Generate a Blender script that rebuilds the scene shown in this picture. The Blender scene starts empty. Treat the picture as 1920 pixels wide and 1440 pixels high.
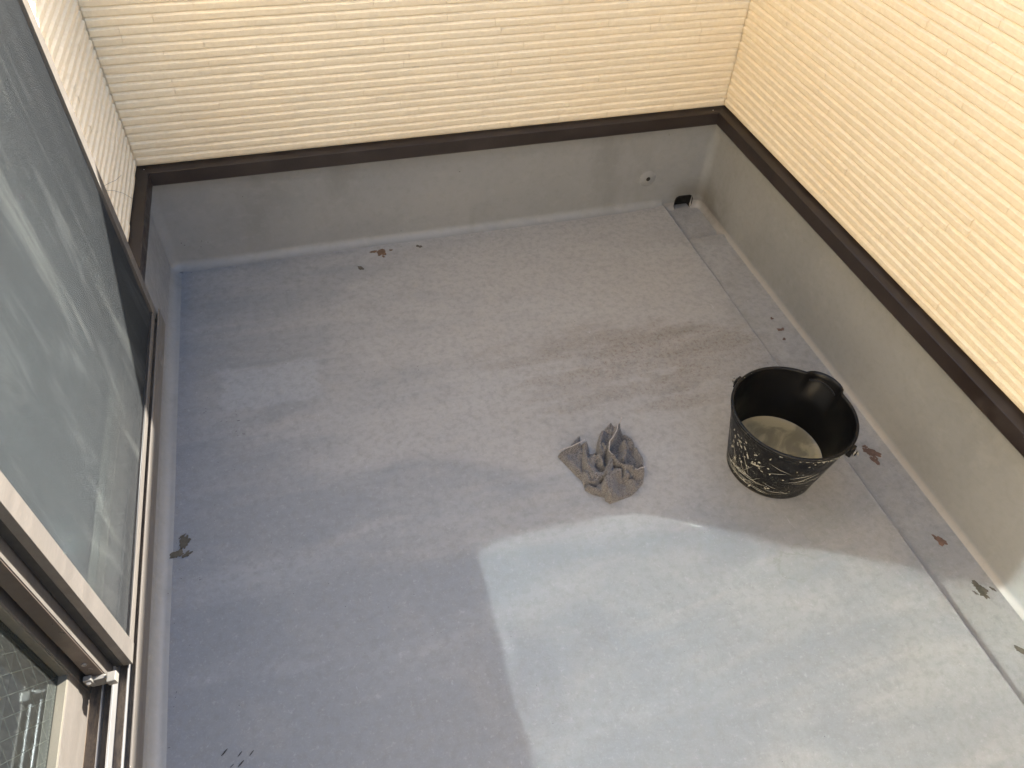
import bpy, bmesh, math, random
from mathutils import Vector, Matrix, noise
R = math.radians
random.seed(7)
scene = bpy.context.scene
C = scene.collection

# ------------------------------------------------------------ camera, light, exposure
W = 2.139            # clear width between the two facing siding planes
CAM = Vector((0.5507, -2.445, 1.7812))
pitch, yaw, roll, fpx = R(46.853), R(17.79), R(3.065), 1401.06
fw = Vector((math.sin(yaw)*math.cos(pitch), math.cos(yaw)*math.cos(pitch), -math.sin(pitch)))
rt = Vector((math.cos(yaw), -math.sin(yaw), 0)); up = rt.cross(fw)
r2 = rt*math.cos(roll)+up*math.sin(roll); u2 = -rt*math.sin(roll)+up*math.cos(roll)
cd = bpy.data.cameras.new('camera'); cam = bpy.data.objects.new('camera', cd); C.objects.link(cam)
m = Matrix((r2, u2, -fw)).transposed().to_4x4(); m.translation = CAM
cam.matrix_world = m
cd.sensor_width = 36; cd.lens = 36*fpx/1920; cd.clip_start = 0.02; cd.clip_end = 2000
scene.camera = cam

def to_px(P):
    v = Vector(P)-CAM; d = v.dot(fw)
    if d < 0.05: return (-9999, -9999)
    return (960+fpx*v.dot(r2)/d, 720-fpx*v.dot(u2)/d)
def from_px(px, axis, val):
    d = fw+r2*((px[0]-960)/fpx)-u2*((px[1]-720)/fpx)
    return CAM+d*((val-CAM[axis])/d[axis])

SUNV = Vector((1.77, 0.93, 1.0)).normalized()     # towards the sun
world = bpy.data.worlds.new('World'); scene.world = world; world.use_nodes = True
wn = world.node_tree.nodes; bg = wn['Background']
sky = wn.new('ShaderNodeTexSky'); sky.sky_type = 'NISHITA'; sky.sun_disc = False
sky.sun_elevation = math.asin(SUNV.z); sky.sun_rotation = math.atan2(SUNV.x, SUNV.y)
sky.dust_density = 1.7; sky.ozone_density = .8
world.node_tree.links.new(sky.outputs[0], bg.inputs[0]); bg.inputs[1].default_value = 0.10
sd = bpy.data.lights.new('sun', 'SUN'); sd.energy = 5.0; sd.angle = R(0.55); sd.color = (1.0, 0.955, 0.88)
sun = bpy.data.objects.new('sun', sd); C.objects.link(sun)
sun.rotation_euler = (-SUNV).to_track_quat('-Z', 'Y').to_euler(); sun.location = (6, 4, 6)
scene.view_settings.view_transform = 'Standard'; scene.view_settings.look = 'None'
scene.view_settings.exposure = 2.76; scene.view_settings.gamma = 1.0
scene.view_settings.use_curve_mapping = False
cy = scene.cycles
cy.use_denoising = True; cy.caustics_reflective = True; cy.caustics_refractive = False
cy.blur_glossy = 0.0; cy.sample_clamp_indirect = 0.0; cy.sample_clamp_direct = 0.0
cy.max_bounces = 8; cy.diffuse_bounces = 4; cy.glossy_bounces = 4; cy.transparent_max_bounces = 12
cy.use_guiding = True; cy.use_surface_guiding = True; cy.use_volume_guiding = False

# ------------------------------------------------------------ node helpers
class M:
    def __init__(s, name, rough=0.6, metal=0.0, col=(.5, .5, .5)):
        s.mat = bpy.data.materials.new(name); s.mat.use_nodes = True
        s.t = s.mat.node_tree; s.b = s.t.nodes['Principled BSDF']
        s.b.inputs['Roughness'].default_value = rough; s.b.inputs['Metallic'].default_value = metal
        s.b.inputs['Base Color'].default_value = (*col, 1)
        s._co = None
    def new(s, typ, **kw):
        n = s.t.nodes.new('ShaderNode'+typ)
        for k, v in kw.items(): setattr(n, k, v)
        return n
    def link(s, a, b): s.t.links.new(a, b)
    def put(s, sock, v):
        if hasattr(v, 'is_output'): s.link(v, sock)
        elif isinstance(v, (tuple, list)): sock.default_value = (*v, 1) if len(v) == 3 and sock.type == 'RGBA' else v
        else: sock.default_value = v
    def co(s):
        if s._co is None: s._co = s.new('TexCoord').outputs['Object']
        return s._co
    def mapping(s, scale=(1, 1, 1), rot=(0, 0, 0), loc=(0, 0, 0), vec=None):
        n = s.new('Mapping'); s.put(n.inputs['Vector'], vec or s.co())
        n.inputs['Scale'].default_value = scale; n.inputs['Rotation'].default_value = rot; n.inputs['Location'].default_value = loc
        return n.outputs[0]
    def noise(s, scale, detail=4, rough=.55, vec=None, dist=0.0):
        n = s.new('TexNoise'); s.put(n.inputs['Vector'], vec or s.co())
        n.inputs['Scale'].default_value = scale; n.inputs['Detail'].default_value = detail
        n.inputs['Roughness'].default_value = rough; n.inputs['Distortion'].default_value = dist
        return n.outputs['Fac']
    def math(s, op, a, b=0.0, c=0.0, clamp=False):
        n = s.new('Math', operation=op, use_clamp=clamp)
        for i, v in enumerate((a, b, c)): s.put(n.inputs[i], v)
        return n.outputs[0]
    def step(s, v, lo, hi, a=0.0, b=1.0):
        n = s.new('MapRange', interpolation_type='SMOOTHSTEP')
        s.put(n.inputs['Value'], v); s.put(n.inputs['From Min'], lo); s.put(n.inputs['From Max'], hi)
        n.inputs['To Min'].default_value = a; n.inputs['To Max'].default_value = b
        return n.outputs[0]
    def mix(s, f, a, b, typ='MIX'):
        n = s.new('Mix', data_type='RGBA', blend_type=typ)
        s.put(n.inputs[0], f); s.put(n.inputs[6], a); s.put(n.inputs[7], b)
        return n.outputs[2]
    def xyz(s, vec=None):
        n = s.new('SeparateXYZ'); s.put(n.inputs[0], vec or s.co()); return n.outputs
    def bump(s, h, strength=.5, dist=.002, prev=None):
        n = s.new('Bump'); n.inputs['Strength'].default_value = strength; n.inputs['Distance'].default_value = dist
        s.put(n.inputs['Height'], h)
        if prev is not None: s.link(prev, n.inputs['Normal'])
        return n.outputs[0]
    def color(s, v): s.put(s.b.inputs['Base Color'], v); return s
    def rough(s, v): s.put(s.b.inputs['Roughness'], v); return s
    def normal(s, v): s.link(v, s.b.inputs['Normal']); return s

# ------------------------------------------------------------ materials
def mat_siding():
    k = M('cream_siding', .72)
    oi = k.new('ObjectInfo').outputs['Random']
    v = k.new('VectorMath', operation='ADD'); k.link(k.co(), v.inputs[0])
    g = k.new('NewGeometry').outputs['Position']
    big = k.noise(2.2, 3, vec=g); mid = k.noise(60, 5, .65, vec=g); fine = k.noise(420, 3, .6, vec=g)
    c = k.mix(k.step(mid, .3, .7), (.73, .62, .445), (.80, .695, .515))
    c = k.mix(k.step(big, .35, .7, 0, .35), c, (.76, .61, .40))
    c = k.mix(k.math('MULTIPLY', oi, .22), c, (.69, .575, .40))
    k.color(c)
    n1 = k.bump(k.noise(95, 6, .7, vec=k.mapping((1, 1, 1.6), rot=(R(35), R(35), 0), vec=g), dist=.6), .8, .0036)
    k.normal(k.bump(fine, .45, .0007, n1)); return k.mat

def frp(name, floor=False):
    k = M(name, .42)
    p = k.new('NewGeometry').outputs['Position']; X, Y, Z = k.xyz(p)
    n_big = k.noise(1.6, 4, .5, vec=p); n_mid = k.noise(6, 5, .6, vec=p); n_f = k.noise(45, 6, .7, vec=p)
    sw = k.noise(2.6, 5, .6, vec=k.mapping((.55, 2.6, 1), rot=(0, 0, R(14)), vec=p), dist=.7)
    if floor:
        clean, dirt = (.182, .188, .195), (.285, .272, .255)
        m1 = k.math('ADD', k.math('MULTIPLY', X, .50), k.math('MULTIPLY', k.math('SUBTRACT', sw, .5), 1.5))
        m1 = k.math('ADD', m1, k.step(Y, -1.75, -.95, -.75, .0))
        m1 = k.math('ADD', m1, k.math('MULTIPLY', k.math('SUBTRACT', n_mid, .5), .5))
        c = k.mix(k.step(m1, -.25, .62), clean, dirt)
        # clouds of grime and wiped tracks
        c = k.mix(k.step(sw, .50, .74, 0, .26), c, (.225, .218, .212))
        c = k.mix(k.step(k.noise(3.4, 6, .65, vec=p, dist=.4), .5, .72, 0, .40), c, (.235, .225, .21))
        c = k.mix(k.step(k.noise(2.1, 5, .6, vec=k.mapping((.5, 2.2, 1), rot=(0, 0, R(20)), loc=(3, 1, 0), vec=p)), .52, .7, 0, .30), c, (.31, .307, .302))
        # brown mould speckle in the middle right
        def blob(cx, cyy, rx, ry, rot=0.0):
            q = k.mapping((1/rx, 1/ry, 1), vec=p, loc=(-cx/rx, -cyy/ry, 0))
            ln = k.new('VectorMath', operation='LENGTH'); k.link(q, ln.inputs[0]); 
            return k.math('ADD', ln.outputs['Value'], k.math('MULTIPLY', k.math('SUBTRACT', n_mid, .5), 1.3))
        def flat(cx, cyy, rx, ry):
            dx = k.math('MULTIPLY', k.math('SUBTRACT', X, cx), 1/rx); dy = k.math('MULTIPLY', k.math('SUBTRACT', Y, cyy), 1/ry)
            return k.math('SQRT', k.math('ADD', k.math('MULTIPLY', dx, dx), k.math('MULTIPLY', dy, dy)))
        spk = k.noise(75, 6, .85, vec=p)
        for (cx, cyy, rx, ry, a) in ((1.52, -.80, .42, .13, .8), (1.78, -.88, .28, .17, .6), (1.35, -.72, .40, .09, .25), (1.42, -.98, .30, .06, .5), (1.60, -1.05, .22, .05, .55), (1.25, -.92, .25, .08, .35)):
            mk = k.math('ADD', flat(cx, cyy, rx, ry), k.math('MULTIPLY', k.math('SUBTRACT', k.noise(9, 6, .7, vec=k.mapping((.6, 1.7, 1), rot=(0, 0, R(12)), vec=p)), .5), 3.0))
            mk = k.step(mk, 1.25, .15)
            c = k.mix(k.math('MULTIPLY', mk, k.math('ADD', k.math('MULTIPLY', k.step(spk, .5, .62), a*.9), .24)), c, (.135, .108, .084))
        # dried rings of water near the bucket
        for (cx, cyy, rr) in ((1.623, -1.685, .055), (1.736, -1.607, .035), (1.70, -1.66, .022), (1.80, -1.57, .05), (1.66, -1.64, .02)):
            dd = k.math('ADD', flat(cx, cyy, rr, rr*.75), k.math('MULTIPLY', k.math('SUBTRACT', k.noise(17, 5, .6, vec=p, dist=.5), .5), 2.0))
            ringm = k.math('MULTIPLY', k.step(dd, .82, .97), k.step(dd, 1.12, .99))
            c = k.mix(k.math('MULTIPLY', ringm, k.step(n_mid, .35, .6, 0, .5)), c, (.14, .135, .12))
            c = k.mix(k.step(dd, 1.0, .9, 0, .28), c, (.20, .20, .185))
        # repaired rectangle of fresher paint
        ax = k.math('SUBTRACT', k.math('ABSOLUTE', k.math('SUBTRACT', k.math('ADD', X, k.math('MULTIPLY', Y, .06)), .265)), .148)
        ay = k.math('SUBTRACT', k.math('ABSOLUTE', k.math('SUBTRACT', k.math('ADD', Y, k.math('MULTIPLY', X, .04)), -.665)), .092)
        box = k.math('ADD', k.math('MAXIMUM', ax, ay), k.math('MULTIPLY', k.math('SUBTRACT', k.noise(11, 5, .65, vec=p), .5), .085))
        c = k.mix(k.step(box, .014, -.012, 0, .48), c, (.285, .295, .302))
        # dirt line kept against the raised edge and pale scuffs
        edge = k.step(X, 1.87, 1.965)
        c = k.mix(k.math('MULTIPLY', edge, k.step(n_mid, .45, .62, 0, .5)), c, (.24, .225, .20))
        c = k.mix(k.math('MULTIPLY', k.step(X, 1.958, 1.966), k.step(X, 1.978, 1.971, 0, .4)), c, (.36, .36, .35))
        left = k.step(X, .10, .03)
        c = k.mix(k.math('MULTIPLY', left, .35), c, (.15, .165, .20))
        scuff = k.step(k.noise(30, 5, .75, vec=k.mapping((1, .35, 1), rot=(0, 0, R(35)), vec=p), dist=1.2), .66, .74)
        c = k.mix(k.math('MULTIPLY', scuff, .35), c, (.50, .51, .52))
        fl = k.step(k.noise(85, 3, .8, vec=p, dist=2.0), .70, .76)
        area = k.step(k.noise(4, 3, .5, vec=p), .48, .62)
        c = k.mix(k.math('MULTIPLY', k.math('MULTIPLY', fl, area), .8), c, (.66, .67, .68))
    else:
        base = (.205, .206, .202)
        c = k.mix(k.step(n_big, .3, .7), base, (.235, .233, .225))
        # cleaner, bluer paint down at the foot, grime streaks on the faces
        c = k.mix(k.step(Z, .030, .0, 0, .5), c, (.205, .208, .212))
        c = k.mix(k.step(k.noise(5, 5, .6, vec=k.mapping((1, 1, .35), vec=p)), .50, .72, 0, .5), c, (.160, .157, .148))
        c = k.mix(k.step(k.noise(14, 6, .7, vec=k.mapping((1, 1, 1.4), rot=(R(30), R(30), 0), vec=p)), .52, .68, 0, .35), c, (.26, .26, .25))
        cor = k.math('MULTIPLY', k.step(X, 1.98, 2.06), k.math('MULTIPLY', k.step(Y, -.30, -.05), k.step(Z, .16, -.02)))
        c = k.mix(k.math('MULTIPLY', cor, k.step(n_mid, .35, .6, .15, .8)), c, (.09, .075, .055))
        g = k.math('MULTIPLY', k.step(X, 1.95, 1.99), k.step(Z, .004, -.006))
        c = k.mix(k.math('MULTIPLY', g, k.step(k.noise(9, 6, .7, vec=p), .3, .6, .45, .95)), c, (.265, .245, .222))
    if floor:
        c = k.mix(k.step(n_f, .42, .68, 0, .40), c, (.150, .147, .144))
        c = k.mix(k.step(k.noise(22, 6, .75, vec=p, dist=.5), .50, .66, 0, .30), c, (.165, .162, .158))
        c = k.mix(k.step(k.noise(60, 5, .8, vec=p), .55, .68, 0, .30), c, (.35, .348, .342))
        c = k.mix(k.step(k.noise(200, 4, .8, vec=p), .52, .75, 0, .25), c, (.38, .38, .38))
    else:
        c = k.mix(k.step(n_f, .45, .75, 0, .22), c, (.15, .148, .14))
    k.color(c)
    k.rough(k.step(k.math('ADD', k.math('MULTIPLY', sw, .5), k.math('MULTIPLY', n_f, .5)), .3, .7, .40, .60))
    k.b.inputs['Specular IOR Level'].default_value = .45
    if floor:
        h1 = k.noise(9, 4, .5, vec=p)
        nb = k.bump(h1, .35, .004)
        nb = k.bump(k.noise(150, 5, .7, vec=p), .38, .0010, nb)
    else:
        st = k.noise(26, 5, .6, vec=k.mapping((.6, .6, 2.0), rot=(R(24), R(24), 0), vec=p), dist=.8)
        nb = k.bump(k.noise(7, 3, .5, vec=p), .45, .006)
        nb = k.bump(st, .5, .0022, nb)
    k.normal(k.bump(k.noise(700, 2, .5, vec=p), .25, .0004, nb))
    return k.mat

def simple(name, col, rough, metal=0.0, nscale=80, var=.25, bump=.15, bd=.0005):
    k = M(name, rough, metal)
    n = k.noise(nscale, 5, .6)
    dark = tuple(x*(1-var) for x in col); lite = tuple(min(1, x*(1+var*.6)) for x in col)
    k.color(k.mix(k.step(n, .3, .7), dark, lite))
    k.rough(k.step(k.noise(nscale*.3, 4, .6), .3, .7, max(.03, rough-.08), min(1, rough+.1)))
    k.normal(k.bump(k.noise(nscale*6, 3, .6), bump, bd)); return k.mat

SID = mat_siding()
FLOOR = frp('grey_urethane_floor', True)
UPS = frp('grey_urethane_upstand')
def mat_flash():
    k = M('dark_brown_flashing', .38)
    k.b.inputs['Specular IOR Level'].default_value = .5
    d = k.noise(14, 6, .7); z = k.noise(160, 4, .7)
    c = k.mix(k.step(d, .4, .75, 0, .5), (.016, .0105, .0085), (.040, .029, .024))
    c = k.mix(k.step(z, .62, .76, 0, .35), c, (.14, .125, .11))
    k.color(c); k.rough(k.step(d, .3, .7, .32, .55)); k.normal(k.bump(z, .12, .0004)); return k.mat
FLASH = mat_flash()
def mat_alu(name, col, rough=.42, dirt=.3):
    k = M(name, rough, .55)
    s = k.noise(40, 5, .6, vec=k.mapping((1, .15, 1))); f = k.noise(900, 2, .6); d = k.noise(16, 6, .7)
    c = k.mix(k.step(s, .3, .7, 0, .3), col, tuple(x*.75 for x in col))
    c = k.mix(k.step(f, .4, .62, 0, .18), c, tuple(min(1, x*1.5) for x in col))
    c = k.mix(k.step(d, .5, .78, 0, dirt), c, (.12, .10, .08))
    k.color(c); k.rough(k.step(s, .3, .7, rough-.06, rough+.12)); k.normal(k.bump(f, .15, .0003)); return k.mat
ALU = mat_alu('champagne_aluminium', (.140, .126, .111))
ALUB = mat_alu('bronze_aluminium_end', (.115, .092, .075), .33, .15)
BEAD = mat_alu('pale_glazing_bead', (.15, .139, .11), .5, .2)
STEEL = mat_alu('zinc_bracket', (.22, .21, .19), .4, .45)
RAIL = mat_alu('worn_track_rail', (.22, .217, .213), .38, .15)
def mat_track():
    k = M('dusty_track_bed', .7, .1)
    d = k.noise(30, 6, .75, vec=k.mapping((1.6, .4, 1))); e = k.noise(110, 5, .7)
    c = k.mix(k.step(d, .35, .62), (.055, .040, .030), (.15, .108, .07))
    c = k.mix(k.step(e, .55, .7, 0, .7), c, (.06, .045, .034)); k.color(c)
    k.normal(k.bump(e, .6, .0015)); return k.mat
TRACK = mat_track()
RUBBER = simple('black_rubber', (.012, .012, .012), .55)
def mat_glass(name, tint, refl, rough, fm=1.6):
    k = M(name); t = k.t; t.nodes.remove(k.b)
    tr = k.new('BsdfTransparent'); tr.inputs[0].default_value = (*tint, 1)
    gl = k.new('BsdfGlossy'); gl.distribution = 'GGX'; gl.inputs['Roughness'].default_value = rough
    gl.inputs['Color'].default_value = (.78, .93, 1, 1)
    fr = k.new('Fresnel'); fr.inputs['IOR'].default_value = 1.5
    f = k.math('ADD', k.math('MULTIPLY', fr.outputs[0], fm), refl, clamp=True)
    mx = k.new('MixShader'); k.link(f, mx.inputs[0]); k.link(tr.outputs[0], mx.inputs[1]); k.link(gl.outputs[0], mx.inputs[2])
    df = k.new('BsdfDiffuse'); df.inputs[0].default_value = (.30, .31, .29, 1)
    dust = k.step(k.noise(28 if fm > 1 else 170, 6, .75, vec=k.mapping((1, 1, .6))), .42, .8, .025, .16 if fm > 1 else .07)
    m2 = k.new('MixShader'); k.link(dust, m2.inputs[0]); k.link(mx.outputs[0], m2.inputs[1]); k.link(df.outputs[0], m2.inputs[2])
    k.link(m2.outputs[0], t.nodes['Material Output'].inputs[0]); return k.mat
GLASS = mat_glass('coated_double_glazing', (.50, .56, .55), .72, .04)
WIRED = mat_glass('wired_glass', (.4, .45, .46), .0, .05, .9)
def mat_screen():
    k = M('grey_insect_mesh', .5)
    k.b.inputs['Specular IOR Level'].default_value = .4
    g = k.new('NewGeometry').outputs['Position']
    dust_glow = k.noise(7, 5, .6, vec=k.mapping((1, 1.5, .28), rot=(R(-12), 0, 0), vec=g), dist=.35)
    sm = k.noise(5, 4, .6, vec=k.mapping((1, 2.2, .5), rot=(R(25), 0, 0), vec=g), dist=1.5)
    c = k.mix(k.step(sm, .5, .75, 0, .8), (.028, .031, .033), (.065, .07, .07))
    c = k.mix(k.step(dust_glow, .58, .76, 0, .45), c, (.13, .137, .128)); k.color(c); return k.mat  # pale streaks: mesh dust that also paints in the bright curved sunlit shapes
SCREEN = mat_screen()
def mat_curtain():
    k = M('sheer_white_curtain', .9); t = k.t
    k.color(k.mix(k.step(k.noise(120, 3, .6), .3, .7), (.62, .68, .58), (.78, .82, .72)))
    tl = k.new('BsdfTranslucent'); tl.inputs[0].default_value = (.6, .65, .55, 1)
    tr = k.new('BsdfTransparent')
    a = k.new('MixShader'); a.inputs[0].default_value = .3; k.link(k.b.outputs[0], a.inputs[1]); k.link(tl.outputs[0], a.inputs[2])
    b = k.new('MixShader'); b.inputs[0].default_value = .25; k.link(a.outputs[0], b.inputs[1]); k.link(tr.outputs[0], b.inputs[2])
    k.link(b.outputs[0], t.nodes['Material Output'].inputs[0]); return k.mat
CURT = mat_curtain()
PLASTER = simple('dim_room_plaster', (.30, .27, .23), .9, 0, 20, .1)
WOODF = simple('room_floor_boards', (.16, .10, .06), .5, 0, 12, .3)
DARK = simple('dark_void', (.012, .011, .010), .9)
GROUND = simple('town_ground', (.16, .15, .14), .9, 0, .5, .3)
def mat_bucket():
    k = M('black_bucket_plastic', .36)
    p = k.co(); X, Y, Z = k.xyz(p)
    k.b.inputs['Specular IOR Level'].default_value = .22
    s1 = k.noise(26, 3, .6, vec=k.mapping((1, 1, .35), rot=(R(25), R(12), 0)), dist=2.5)
    s2 = k.noise(18, 3, .6, vec=k.mapping((.35, .35, 2.2), rot=(0, R(-14), 0), loc=(2, 3, 1)), dist=2.0)
    def thin(v, c0, w): return k.math('SUBTRACT', 1.0, k.step(k.math('ABSOLUTE', k.math('SUBTRACT', v, c0)), 0, w), clamp=True)
    scr = k.math('MAXIMUM', thin(s1, .50, .006), thin(s2, .53, .005))
    blobs = k.step(k.noise(25, 6, .7, dist=2.2), .625, .64)
    reg = k.step(k.noise(7, 3, .6, vec=k.mapping(loc=(1.3, .4, .2))), .38, .55)
    m_ = k.math('MULTIPLY', k.math('MULTIPLY', scr, .30), reg)
    low = k.math('MULTIPLY', k.step(Z, .09, .02), k.math('MULTIPLY', thin(s2, .48, .02), .22))
    m_ = k.math('MAXIMUM', m_, low)
    nx_, ny_, nz_ = k.xyz(k.new('NewGeometry').outputs['Normal'])
    face = k.math('ADD', k.math('MULTIPLY', X, nx_), k.math('MULTIPLY', Y, ny_))
    m_ = k.math('MULTIPLY', m_, k.step(face, .05, .09))
    outer = m_
    c = k.mix(k.step(k.noise(12, 5, .6), .4, .75, 0, .5), (.004, .004, .0044), (.009, .0088, .0085))
    c = k.mix(outer, c, (.36, .345, .27)); k.color(c)
    k.rough(k.step(k.noise(20, 5, .6), .3, .7, .30, .5)); k.normal(k.bump(m_, .5, .0012)); return k.mat
BUCK = mat_bucket()
PAINT = simple('dried_cream_paint', (.36, .345, .285), .7, 0, 200, .2, .5, .001)
def mat_water():
    k = M('murky_water', .05); p = k.co(); X, Y, Z = k.xyz(p)
    w = k.noise(9, 4, .55, dist=1.2)
    c = k.mix(k.step(w, .42, .6), (.185, .150, .085), (.33, .265, .145))
    dx = k.math('MULTIPLY', k.math('SUBTRACT', X, -.035), 1/.07); dy = k.math('MULTIPLY', k.math('SUBTRACT', Y, -.075), 1/.045)
    d = k.math('SQRT', k.math('ADD', k.math('MULTIPLY', dx, dx), k.math('MULTIPLY', dy, dy)))
    d = k.math('ADD', d, k.math('MULTIPLY', k.math('SUBTRACT', k.noise(22, 5, .6), .5), 1.1))
    c = k.mix(k.step(d, 1.05, .9, 0, .85), c, (.5, .5, .49)); k.color(c)
    k.normal(k.bump(k.noise(10, 2, .5), .12, .004)); return k.mat
WATER = mat_water()
def mat_towel():
    k = M('grey_terry_towel', .95); k.b.inputs['Specular IOR Level'].default_value = .15
    n = k.noise(330, 3, .8); b = k.noise(16, 3, .5)
    c = k.mix(k.step(n, .40, .60), (.055, .050, .047), (.225, .203, .188))
    c = k.mix(k.step(b, .4, .7, 0, .25), c, (.13, .118, .108)); k.color(c)
    k.b.inputs['Sheen Weight'].default_value = .25
    k.normal(k.bump(n, 1.0, .003)); return k.mat
TOWEL = mat_towel()
HEM = simple('towel_hem', (.34, .31, .29), .95, 0, 300, .3, .6, .001)
CHIPB = simple('bare_brown_base', (.115, .068, .038), .8, 0, 60, .3, .4, .001)
CHIPG = simple('bare_olive_base', (.075, .064, .045), .8, 0, 60, .3, .4, .001)
CHIPR = simple('bare_red_brown_base', (.12, .070, .048), .8, 0, 60, .3, .4, .001)
SPECK = simple('black_debris', (.02, .018, .016), .8)
WHITE = simple('pale_screw_head', (.7, .68, .64), .4)

# ------------------------------------------------------------ mesh helpers
def link(name, me, mat=None, parent=None):
    o = bpy.data.objects.new(name, me); C.objects.link(o)
    if mat is not None and not me.materials: me.materials.append(mat)
    if parent is not None: o.parent = parent
    return o
def obj(name, bm, mat, parent=None, smooth=None, bevel=0):
    if bevel:
        bmesh.ops.bevel(bm, geom=list(bm.edges), offset=bevel, segments=2, affect='EDGES', profile=.6, clamp_overlap=True)
    me = bpy.data.meshes.new(name); bm.normal_update(); bm.to_mesh(me); bm.free()
    if smooth is True: me.shade_smooth()
    elif smooth: me.shade_smooth(); me.set_sharp_from_angle(angle=R(smooth))
    return link(name, me, mat, parent)
def data(name, vs, fs, mat, parent=None, smooth=None):
    me = bpy.data.meshes.new(name); me.from_pydata(vs, [], fs); me.update()
    if smooth: me.shade_smooth(); (me.set_sharp_from_angle(angle=R(smooth)) if smooth is not True else None)
    return link(name, me, mat, parent)
def box(bm, a, b):
    v = [bm.verts.new((x, y, z)) for z in (a[2], b[2]) for y in (a[1], b[1]) for x in (a[0], b[0])]
    for f in ((0, 2, 3, 1), (4, 5, 7, 6), (0, 1, 5, 4), (2, 6, 7, 3), (1, 3, 7, 5), (0, 4, 6, 2)): bm.faces.new([v[i] for i in f])
    return v
def boxes(name, lst, mat, parent=None, bevel=0.0, smooth=None):
    bm = bmesh.new()
    for a, b in lst: box(bm, tuple(min(p, q) for p, q in zip(a, b)), tuple(max(p, q) for p, q in zip(a, b)))
    return obj(name, bm, mat, parent, smooth, bevel)
def tube(bm, pts, r, n=8, cap=True, radii=None):
    pts = [Vector(p) for p in pts]; rings = []
    for i, p in enumerate(pts):
        d = (pts[min(i+1, len(pts)-1)]-pts[max(i-1, 0)]).normalized()
        a = d.cross(Vector((0, 0, 1)) if abs(d.z) < .9 else Vector((1, 0, 0))).normalized(); b = d.cross(a)
        rr = radii[i] if radii else r
        rings.append([bm.verts.new(p+a*math.cos(t)*rr+b*math.sin(t)*rr) for t in [2*math.pi*j/n for j in range(n)]])
    for i in range(len(rings)-1):
        for j in range(n): bm.faces.new((rings[i][j], rings[i][(j+1) % n], rings[i+1][(j+1) % n], rings[i+1][j]))
    if cap: bm.faces.new(rings[0][::-1]); bm.faces.new(rings[-1])
def thing(name, label, cat, loc=(0, 0, 0), group=None):
    o = bpy.data.objects.new(name, None); C.objects.link(o); o.location = loc; o.empty_display_size = .1
    o['label'] = label; o['category'] = cat
    if group: o['group'] = group
    return o
def tag(o, label=None, cat=None, group=None, kind=None):
    for k_, v in (('label', label), ('category', cat), ('group', group), ('kind', kind)):
        if v: o[k_] = v
    return o

# ------------------------------------------------------------ ground far below, balcony floor
data('ground', [(-150, -150, -3.2), (150, -150, -3.2), (150, 150, -3.2), (-150, 150, -3.2)], [(0, 1, 2, 3)], GROUND)['kind'] = 'structure'
NEAR = -4.6
XE = 1.969           # edge of the raised floor beside the gutter
def floor_mesh():
    vs, fs = [], []
    ys = [-.004]+[-.004-.05*i for i in range(1, 93)]
    prof = [(-.006, -.001), (.4, 0), (.9, 0), (1.4, 0), (1.8, 0), (XE-.03, .0008), (XE-.010, .0016), (XE-.003, .0012), (XE+.001, -.002), (XE+.002, -.012), (XE+.003, -.05)]
    for y in ys:
        for i, (x, z) in enumerate(prof):
            w = noise.noise((y*3.1, 5.2, 0))*.0035+noise.noise((y*17, 1.2, 0))*.0012 if i >= 5 else 0
            vs.append((x+w, y, z))
    n = len(prof)
    for i in range(len(ys)-1):
        for j in range(n-1): fs.append((i*n+j, (i+1)*n+j, (i+1)*n+j+1, i*n+j+1))
    return vs, fs
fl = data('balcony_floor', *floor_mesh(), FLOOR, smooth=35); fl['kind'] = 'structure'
gut = boxes('gutter', [((XE-.03, -.226, -.08), (W+.02, NEAR, -.016)), ((XE-.03, .04, -.08), (W+.02, -.226, -.034))], FLOOR, None, .003); gut['kind'] = 'structure'

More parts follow.
